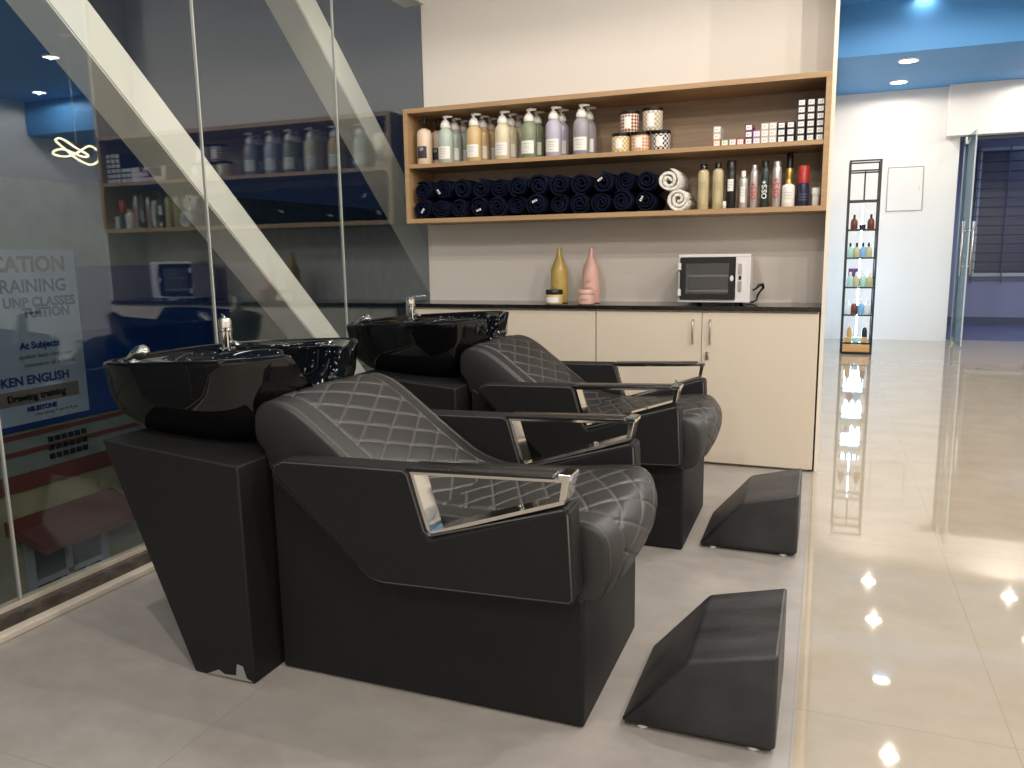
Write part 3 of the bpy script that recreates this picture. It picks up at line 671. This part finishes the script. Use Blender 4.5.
for row in range(2):
    for k in range(12):
        x = -2.258+k*.1215+(.0 if row == 0 else .012); z = ZB+R_*.96+row*.104
        if row: z -= .0
        r = R_*rndt.uniform(.93, .995) if k < 11 else R_*.93
        lab = 'dark navy rolled towel, %s from the left in the %s row' % (ordw[k], 'bottom' if row == 0 else 'top')
        if len(protos) < 4:
            o = obj('rolled_towel', roll_bm(R_*.985, .27, (2.6, 3.2, 2.2, 2.9)[len(protos)], len(protos)*3+1), 'navy_towel', None, True, 50); protos.append(o)
        else:
            src = protos[rndt.randrange(4)]; o = src.copy(); COL.objects.link(o)
        o.location = (x, 4.43+rndt.uniform(-.012, .02), z); o.rotation_euler = (0, rndt.uniform(0, 6.28), 0)
        sc = r/(R_*.985); o.scale = (sc, 1, sc)
        tag(o, lab, 'towel', 'navy rolled towels on the lower shelf')
        if (row, k) in ((1, 1), (0, 3), (0, 0), (1, 9), (0, 6), (0, 11)):
            tg = bmesh.new()
            for q in range(3): box(tg, -.016+q*.011, -.009+q*.011, -.148, -.142, .012+q*.002, .024+q*.001)
            tp = obj('tag', tg, 'towel_tag', o)
for (x, z, lab, a) in ((-.795, ZB+.155, 'white rolled towel leaning on the navy ones, the upper of two', .4), (-.742, ZB+.0585, 'white rolled towel on the lower shelf, the lower of two', 2.0)):
    o = obj('rolled_towel', roll_bm(.0605, .25, 2.3, 9+a), 'white_towel', None, True, 50)
    o.location = (x, 4.42, z); o.rotation_euler = (0, a, 0); tag(o, lab, 'towel', 'white rolled towels')

# styling cans on the lower shelf
for nm, c in dict(can_gold=(.50, .42, .24), can_black=(.012, .012, .014), can_silver=(.55, .53, .52), can_dkgreen=(.02, .04, .035), can_white=(.8, .78, .74), can_navy=(.012, .018, .06), can_red=(.42, .03, .025), can_goldcap=(.6, .42, .12)).items():
    mat(nm, c, .3, metal=.6 if nm in ('can_silver', 'can_goldcap') else 0)
def can(x, label, r, h, m_body, m_cap, cap_h=.025, cap_r=None, neck=True, text=None, tm='ink_red', y=4.36, patch=None, shoulder=.02):
    t = thing('spray_can', label, 'spray can', (x, y, ZB), group='hair spray cans and bottles on the lower shelf'); cr = cap_r or r*.62
    b = obj('body', lathe([(0, 0), (r-.002, 0), (r, .003), (r, h-shoulder), (r*.93, h-shoulder*.5), (cr, h), (0, h)], 26), m_body, t, True, 45)
    obj('cap', lathe([(0, h), (cr, h), (cr, h+cap_h-.003), (cr*.9, h+cap_h), (0, h+cap_h)], 22), m_cap, t, True, 45)
    if text:
        me = text_mesh(text, r*1.75, (0, 0, 1), (-1, 0, 0), (0, -r, h*.22), 'LEFT', .0003, .0006, cyl=(0, 0, r)); link('lettering', me, M[tm], b)
    if patch:
        z0, z1, mm, wa = patch; lab_ = bmesh.new(); vs = []
        for i in range(9):
            a = -PI/2-wa+2*wa*i/8; vs.append((lab_.verts.new(((r+.0006)*math.cos(a), (r+.0006)*math.sin(a), z0)), lab_.verts.new(((r+.0006)*math.cos(a), (r+.0006)*math.sin(a), z1))))
        for (p, q), (rr, s) in zip(vs, vs[1:]): lab_.faces.new((p, rr, s, q))
        obj('paper_label', lab_, mm, b)
        for k in range(3): link('print', text_mesh('hair spray', .009, (1, 0, 0), (0, 0, 1), (0, -r, z1-.014-k*.014), 'CENTER', .0002, cyl=(0, 0, r+.0008)), M['ink_grey' if mm != 'ink' else 'ink_white'], b)
    return t
can(-.622, 'pale gold spray can with a dark cap, leftmost of the cans', .028, .205, 'can_gold', 'black_plastic', .03, patch=(.03, .15, 'can_gold', .4))
can(-.548, 'pale gold spray can with a dark cap, second of the cans', .028, .207, 'can_gold', 'black_plastic', .03, patch=(.03, .15, 'can_gold', .4))
can(-.482, 'tall black spray can with a white label', .025, .20, 'can_black', 'can_black', .045, .024, patch=(.09, .15, 'label_white', .6))
can(-.420, 'short silver spray can with a white trigger nozzle', .023, .16, 'can_silver', 'can_white', .03, .012, patch=(.03, .11, 'label_white', .5))
can(-.367, 'silver can with red upright OSiS+ lettering, left of the black one', .019, .195, 'can_silver', 'can_silver', .022, .013, text='OSiS+', tm='ink_red')
can(-.314, 'dark can with white upright OSiS+ lettering', .021, .20, 'can_dkgreen', 'can_black', .035, .016, text='OSiS+', tm='ink_white')
can(-.257, 'silver can with red upright OSiS+ lettering, right of the dark one', .023, .205, 'can_silver', 'can_silver', .024, .018, text='OSiS+', tm='ink_red')
can(-.200, 'tall slim gold bottle with a black neck behind the white round one', .020, .20, 'can_goldcap', 'can_black', .075, .016, y=4.44)
can(-.198, 'white round-shouldered bottle with a printed front label', .031, .115, 'can_white', 'can_goldcap', .02, .014, patch=(.02, .085, 'label_white', .5), y=4.35)
can(-.128, 'navy bottle with a big red cap near the shelf end', .029, .115, 'can_navy', 'can_red', .085, .027, patch=(.03, .075, 'can_navy', .5))
can(-.068, 'small pale vase-shaped bottle, last at the shelf end', .018, .06, 'can_white', 'can_white', .03, .021)
tag(obj('cream_tube', lathe([(0, 0), (.009, 0), (.009, .035), (.005, .038), (0, .038)], 16), 'label_white', None, True), 'tiny white tube standing before the black can', 'tube').location = (-.508, 4.315, ZB)

# on the worktop
def tall_bottle(x, label, m):
    t = thing('shampoo_bottle', label, 'bottle', (x, 4.47, ZT), group='large bottles on the worktop')
    b = obj('body', lathe([(0, 0), (.043, 0), (.050, .004), (.050, .175), (.047, .198), (.036, .228), (.023, .258), (.016, .280), (.0135, .31), (.010, .318), (0, .319)], 32), m, t, True, 50)
    link('print', text_mesh('SERIE', .012, (1, 0, 0), (0, 0, 1), (0, -.05, .125), 'CENTER', .0003, cyl=(0, 0, .0505)), M['ink_grey'], b)
    link('print', text_mesh('professional', .009, (1, 0, 0), (0, 0, 1), (0, -.05, .09), 'CENTER', .0003, cyl=(0, 0, .0505)), M['ink_grey'], b)
tall_bottle(-1.455, 'tall gold shampoo bottle on the worktop', 'gold')
tall_bottle(-1.262, 'tall pink shampoo bottle on the worktop', 'pink')
def low_jar(x, label, m, ml):
    t = thing('cosmetic_jar', label, 'jar', (x, 4.365, ZT), group='low jars on the worktop')
    b = obj('body', lathe([(0, 0), (.045, 0), (.049, .004), (.050, .048), (.047, .055), (0, .055)], 30), m, t, True, 40)
    obj('lid', lathe([(0, .055), (.049, .055), (.050, .058), (.050, .078), (.047, .082), (0, .082)], 30), ml, t, True, 40)
    vs = []; lb = bmesh.new()
    for i in range(13):
        a = -PI/2-.8+1.6*i/12; vs.append((lb.verts.new((.0508*math.cos(a), .0508*math.sin(a), .010)), lb.verts.new((.0508*math.cos(a), .0508*math.sin(a), .040))))
    for (p, q), (rr, s) in zip(vs, vs[1:]): lb.faces.new((p, rr, s, q))
    if m == 'liq_amber': obj('paper_label', lb, 'label_white', b)
    else:
        lb.free(); link('print', text_mesh('vitamino', .014, (1, 0, 0), (0, 0, 1), (0, -.05, .03), 'CENTER', .0003, cyl=(0, 0, .0508)), M['ink_grey'], b)
low_jar(-1.452, 'low amber jar with a black lid in front of the gold bottle', 'liq_amber', 'black_plastic')
low_jar(-1.262, 'low pink jar in front of the pink bottle', 'pink', 'pink')

# towel steriliser cabinet (oven-like)
ov = thing('towel_steriliser', 'white towel steriliser box with a black glass door on the worktop', 'appliance', (-.552, 4.44, ZT))
obj('body', box(box(box(box(B(-.185, .185, .10, .115, .018, .27, .002), -.185, .185, -.115, .10, .255, .27, .002), -.185, .185, -.115, .10, .018, .032, .002), -.185, -.172, -.115, .10, .032, .255), .172, .185, -.115, .10, .032, .255), 'oven_white', ov)
obj('control_panel', B(.110, .172, -.113, .10, .032, .255, .001), 'oven_white', ov)
pn = obj('door', strap([(-.176, .034), (.106, .034), (.106, .253), (-.176, .253)], -.128, -.114, .030), 'screen_black', ov)
obj('glass', B(-.148, .078, -.124, -.120, .062, .225), 'oven_glass', pn)
for z in (.052, .19): obj('hinge', B(-.186, -.170, -.134, -.112, z, z+.036, .002), 'oven_white', pn)
obj('knob', lathe([(0, 0), (.010, 0), (.010, .006), (0, .006)], 18), 'oven_white', pn).matrix_local = Matrix.Translation((.093, -.128, .145)) @ Matrix.Rotation(PI/2, 4, 'X') @ Matrix.Diagonal((.9, 1.5, 1, 1))
for z in (.075, .155):
    bm = bmesh.new()
    for k in range(9): box(bm, -.165, .105, -.10+k*.022, -.097+k*.022, z, z+.003)
    box(bm, -.165, .105, -.104, -.098, z-.002, z+.005); obj('rack', bm, 'steel', ov)
obj('inner_wall', B(-.170, .108, .085, .098, .034, .253), 'metal_black', ov)
for z in (.165, .075): obj('switch', B(.124, .142, -.117, -.112, z, z+.055, .001), 'steel', ov)
obj('button', B(.126, .140, -.117, -.112, .137, .157, .001), 'black_plastic', ov)
for x in (-.10, .12, ):
    for y in (-.08, .08): obj('foot', lathe([(0, 0), (.012, 0), (.014, .018), (0, .018)], 14, c=(x, y, 0)), 'rubber', ov)
tag(obj('power_cord', tube([(-.372, 4.50, .930), (-.352, 4.495, .938), (-.335, 4.50, .958), (-.318, 4.505, .962), (-.314, 4.52, .945), (-.330, 4.53, .925), (-.345, 4.54, .900), (-.350, 4.55, .875), (-.37, 4.56, ZT+.007), (-.40, 4.57, ZT+.007)], [.005, .005, .009, .009, .008, .005, .005, .005, .005, .005], 8), 'black_plastic', None, True), 'black power cord and plug behind the steriliser, on the worktop', 'cable')

# ------------------------------------------------------------------ lit display rack in the far room
RX, RY = .335, 9.40
rk = thing('display_rack', 'tall slim black metal display rack with lit shelves, standing in the far room', 'display rack', (RX, RY, 0))
hx, dy = .148, .26
LV = [.02, .123, .428, .725, 1.04, 1.338, 1.642, 1.953, 2.055]
for x in (-hx, hx):
    for y in (0, dy): obj('post', B(x-.011, x+.011, y-.011, y+.011, 0, 2.06), 'metal_black', rk)
for i, z in enumerate(LV):
    bm = box(B(-hx, hx, -.011, .011, z-.010, z+.006), -hx, hx, dy-.011, dy+.011, z-.010, z+.006); box(bm, -hx-.006, -hx+.006, 0, dy, z-.010, z+.006); box(bm, hx-.006, hx+.006, 0, dy, z-.010, z+.006)
    obj('rail', bm, 'metal_black', rk)
    if 0 < i < 7: obj('glass_shelf', B(-hx+.01, hx-.01, .0, dy, z-.002, z+.004), 'clear_glass', rk)
obj('drawer', B(-hx+.012, hx-.012, -.008, dy, .026, .108, .003), 'wood_base', rk)
obj('post', B(-.008, .008, -.008, .008, 1.648, 1.95), 'metal_black', rk)['label'] = 'short centre post of the top compartment'
obj('led_strip', B(-.007, .007, dy-.02, dy-.012, .14, 1.62), 'led_cool', rk)['label'] = 'cool white light strip'
light('rack_lamp', 'AREA', (RX, RY+dy-.03, .55), 11, (.35, .66, 1), rot=(PI/2, 0, 0), shape='RECTANGLE', size=.06, size_y=.9)
light('rack_lamp', 'AREA', (RX, RY+dy+.03, .7), 12, (.35, .66, 1), rot=(-PI/2, 0, 0), shape='RECTANGLE', size=.2, size_y=1.1)
for nm, c in dict(rb_brown=(.16, .03, .02), rb_amber=(.55, .35, .12), rb_white=(.7, .78, .85), rb_mint=(.4, .65, .6), rb_olive=(.5, .5, .3), rb_blue=(.2, .45, .75)).items(): mat(nm, c, .35)
rb = None
def rack_bottle(dx, dyy, z, m, mc, s, label, sh_=1):
    global rb
    if rb is None:
        t = thing('rack_bottle', label, 'bottle', (RX+dx, RY+dyy, z), group='small bottles on the display rack')
        obj('body', lathe([(0, 0), (.033, 0), (.036, .004), (.036, .075), (.026, .098), (.013, .105), (0, .106)], 18), m, t, True, 50)
        obj('cap', lathe([(0, .105), (.013, .105), (.012, .14), (.006, .144), (0, .145)], 14), mc, t, True, 50)
        rb = t; t.scale = (s, s, s*sh_); return
    t = dup(rb, (RX+dx, RY+dyy, z), label, mats={'body': m, 'cap': mc}); t.scale = (s, s, s*sh_)
LN = {1: 'bottom glass', 2: 'second lowest', 3: 'third lowest', 4: 'fourth lowest', 5: 'fifth, topmost stocked'}
CN = {'rb_brown': 'brown', 'rb_amber': 'amber', 'rb_white': 'white', 'rb_mint': 'mint', 'rb_olive': 'olive', 'rb_blue': 'light blue', 'label_white': 'plain white', 'black_plastic': 'black'}
spec = {5: [(-.08, 'rb_brown'), (.085, 'rb_brown')], 4: [(-.105, 'rb_mint'), (-.04, 'rb_olive'), (.075, 'rb_olive'), (.02, 'rb_blue')],
        3: [(-.09, 'rb_mint'), (-.03, 'rb_olive'), (.04, 'rb_mint'), (.10, 'rb_olive')], 2: [(-.10, 'rb_white'), (-.035, 'rb_brown'), (.03, 'rb_blue'), (.095, 'rb_white')], 1: [(-.07, 'rb_amber'), (.08, 'black_plastic')]}
posn = ['leftmost', 'second from left', 'third from left', 'rightmost']
for lv, row in spec.items():
    for i, (dx, m) in enumerate(row):
        pn_ = posn[i] if len(row) == 4 else ('left', 'right')[i]
        rack_bottle(dx, .10, LV[lv]+.004, m, 'black_plastic' if lv in (5, 4) else 'label_white', 1.0 if lv != 1 else .8, 'small %s bottle, %s on the %s shelf of the rack' % (CN[m], pn_, LN[lv]), 1.1 if lv != 1 else 1.9)
tag(obj('jar', lathe([(0, 0), (.03, 0), (.03, .05), (0, .05)], 16), 'black_plastic', None, True, 40), 'low black jar between the two brown bottles on the rack', 'jar').location = (RX+.003, RY+.08, LV[5]+.004)
tag(obj('carton', B(-.05, .05, -.02, .02, 0, .1, .002), 'ct_purple'), 'small purple carton standing at the back of the middle rack shelf', 'box').location = (RX-.06, RY+.17, LV[3]+.1)
for i, (dx, m) in enumerate([(-.085, 'rb_amber'), (-.005, 'rb_mint'), (.075, 'rb_amber')]):
    o = tag(obj('soap_box', B(-.033, .033, -.03, .03, 0, .055, .002), m), 'small %s box low on the rack, %s of three' % (CN[m], ('left', 'middle', 'right')[i]), 'box', 'small boxes on the bottom rack shelf'); o.location = (RX+dx, RY+.04, LV[1]+.004)

# access panel, glass door
ap = thing('access_panel', 'flush white access panel with a small latch on the far wall', 'access panel', (.845, 10.999, 1.845))
obj('frame', strap([(-.203, -.265), (.203, -.265), (.193, .262), (-.203, .262)], -.008, 0, .008), 'ink_grey', ap)
obj('panel', B(-.193, .186, -.005, 0, -.255, .252, .001), 'wall_cool', ap); obj('latch', B(.15, .158, -.012, -.005, -.03, .03), 'steel', ap)
gd = tag(bpy.data.objects.new('door_1', None), kind='structure'); COL.objects.link(gd); gd.location = (1.452, 10.98, 0); gd.rotation_euler = (0, 0, math.radians(-89.6))
obj('glass_pane', B(0, .76, -.006, .006, .02, 2.40), 'door_glass', gd)
obj('pane_edge', box(B(.754, .762, -.007, .007, .02, 2.40), .0, .006, -.007, .007, .02, 2.40), 'fac_frame', gd)
obj('patch_fitting', box(B(0, .12, -.014, .014, 2.32, 2.40), 0, .12, -.014, .014, .0, .06), 'steel', gd)
for y in (-.05, .05):
    bm = tube([(.67, y, .82), (.67, y, 1.42)], .014, 10); tube([(.67, 0, .92), (.67, y, .92)], .009, 8, bm); tube([(.67, 0, 1.32), (.67, y, 1.32)], .009, 8, bm)
    obj('door_handle', bm, 'steel', gd, True)
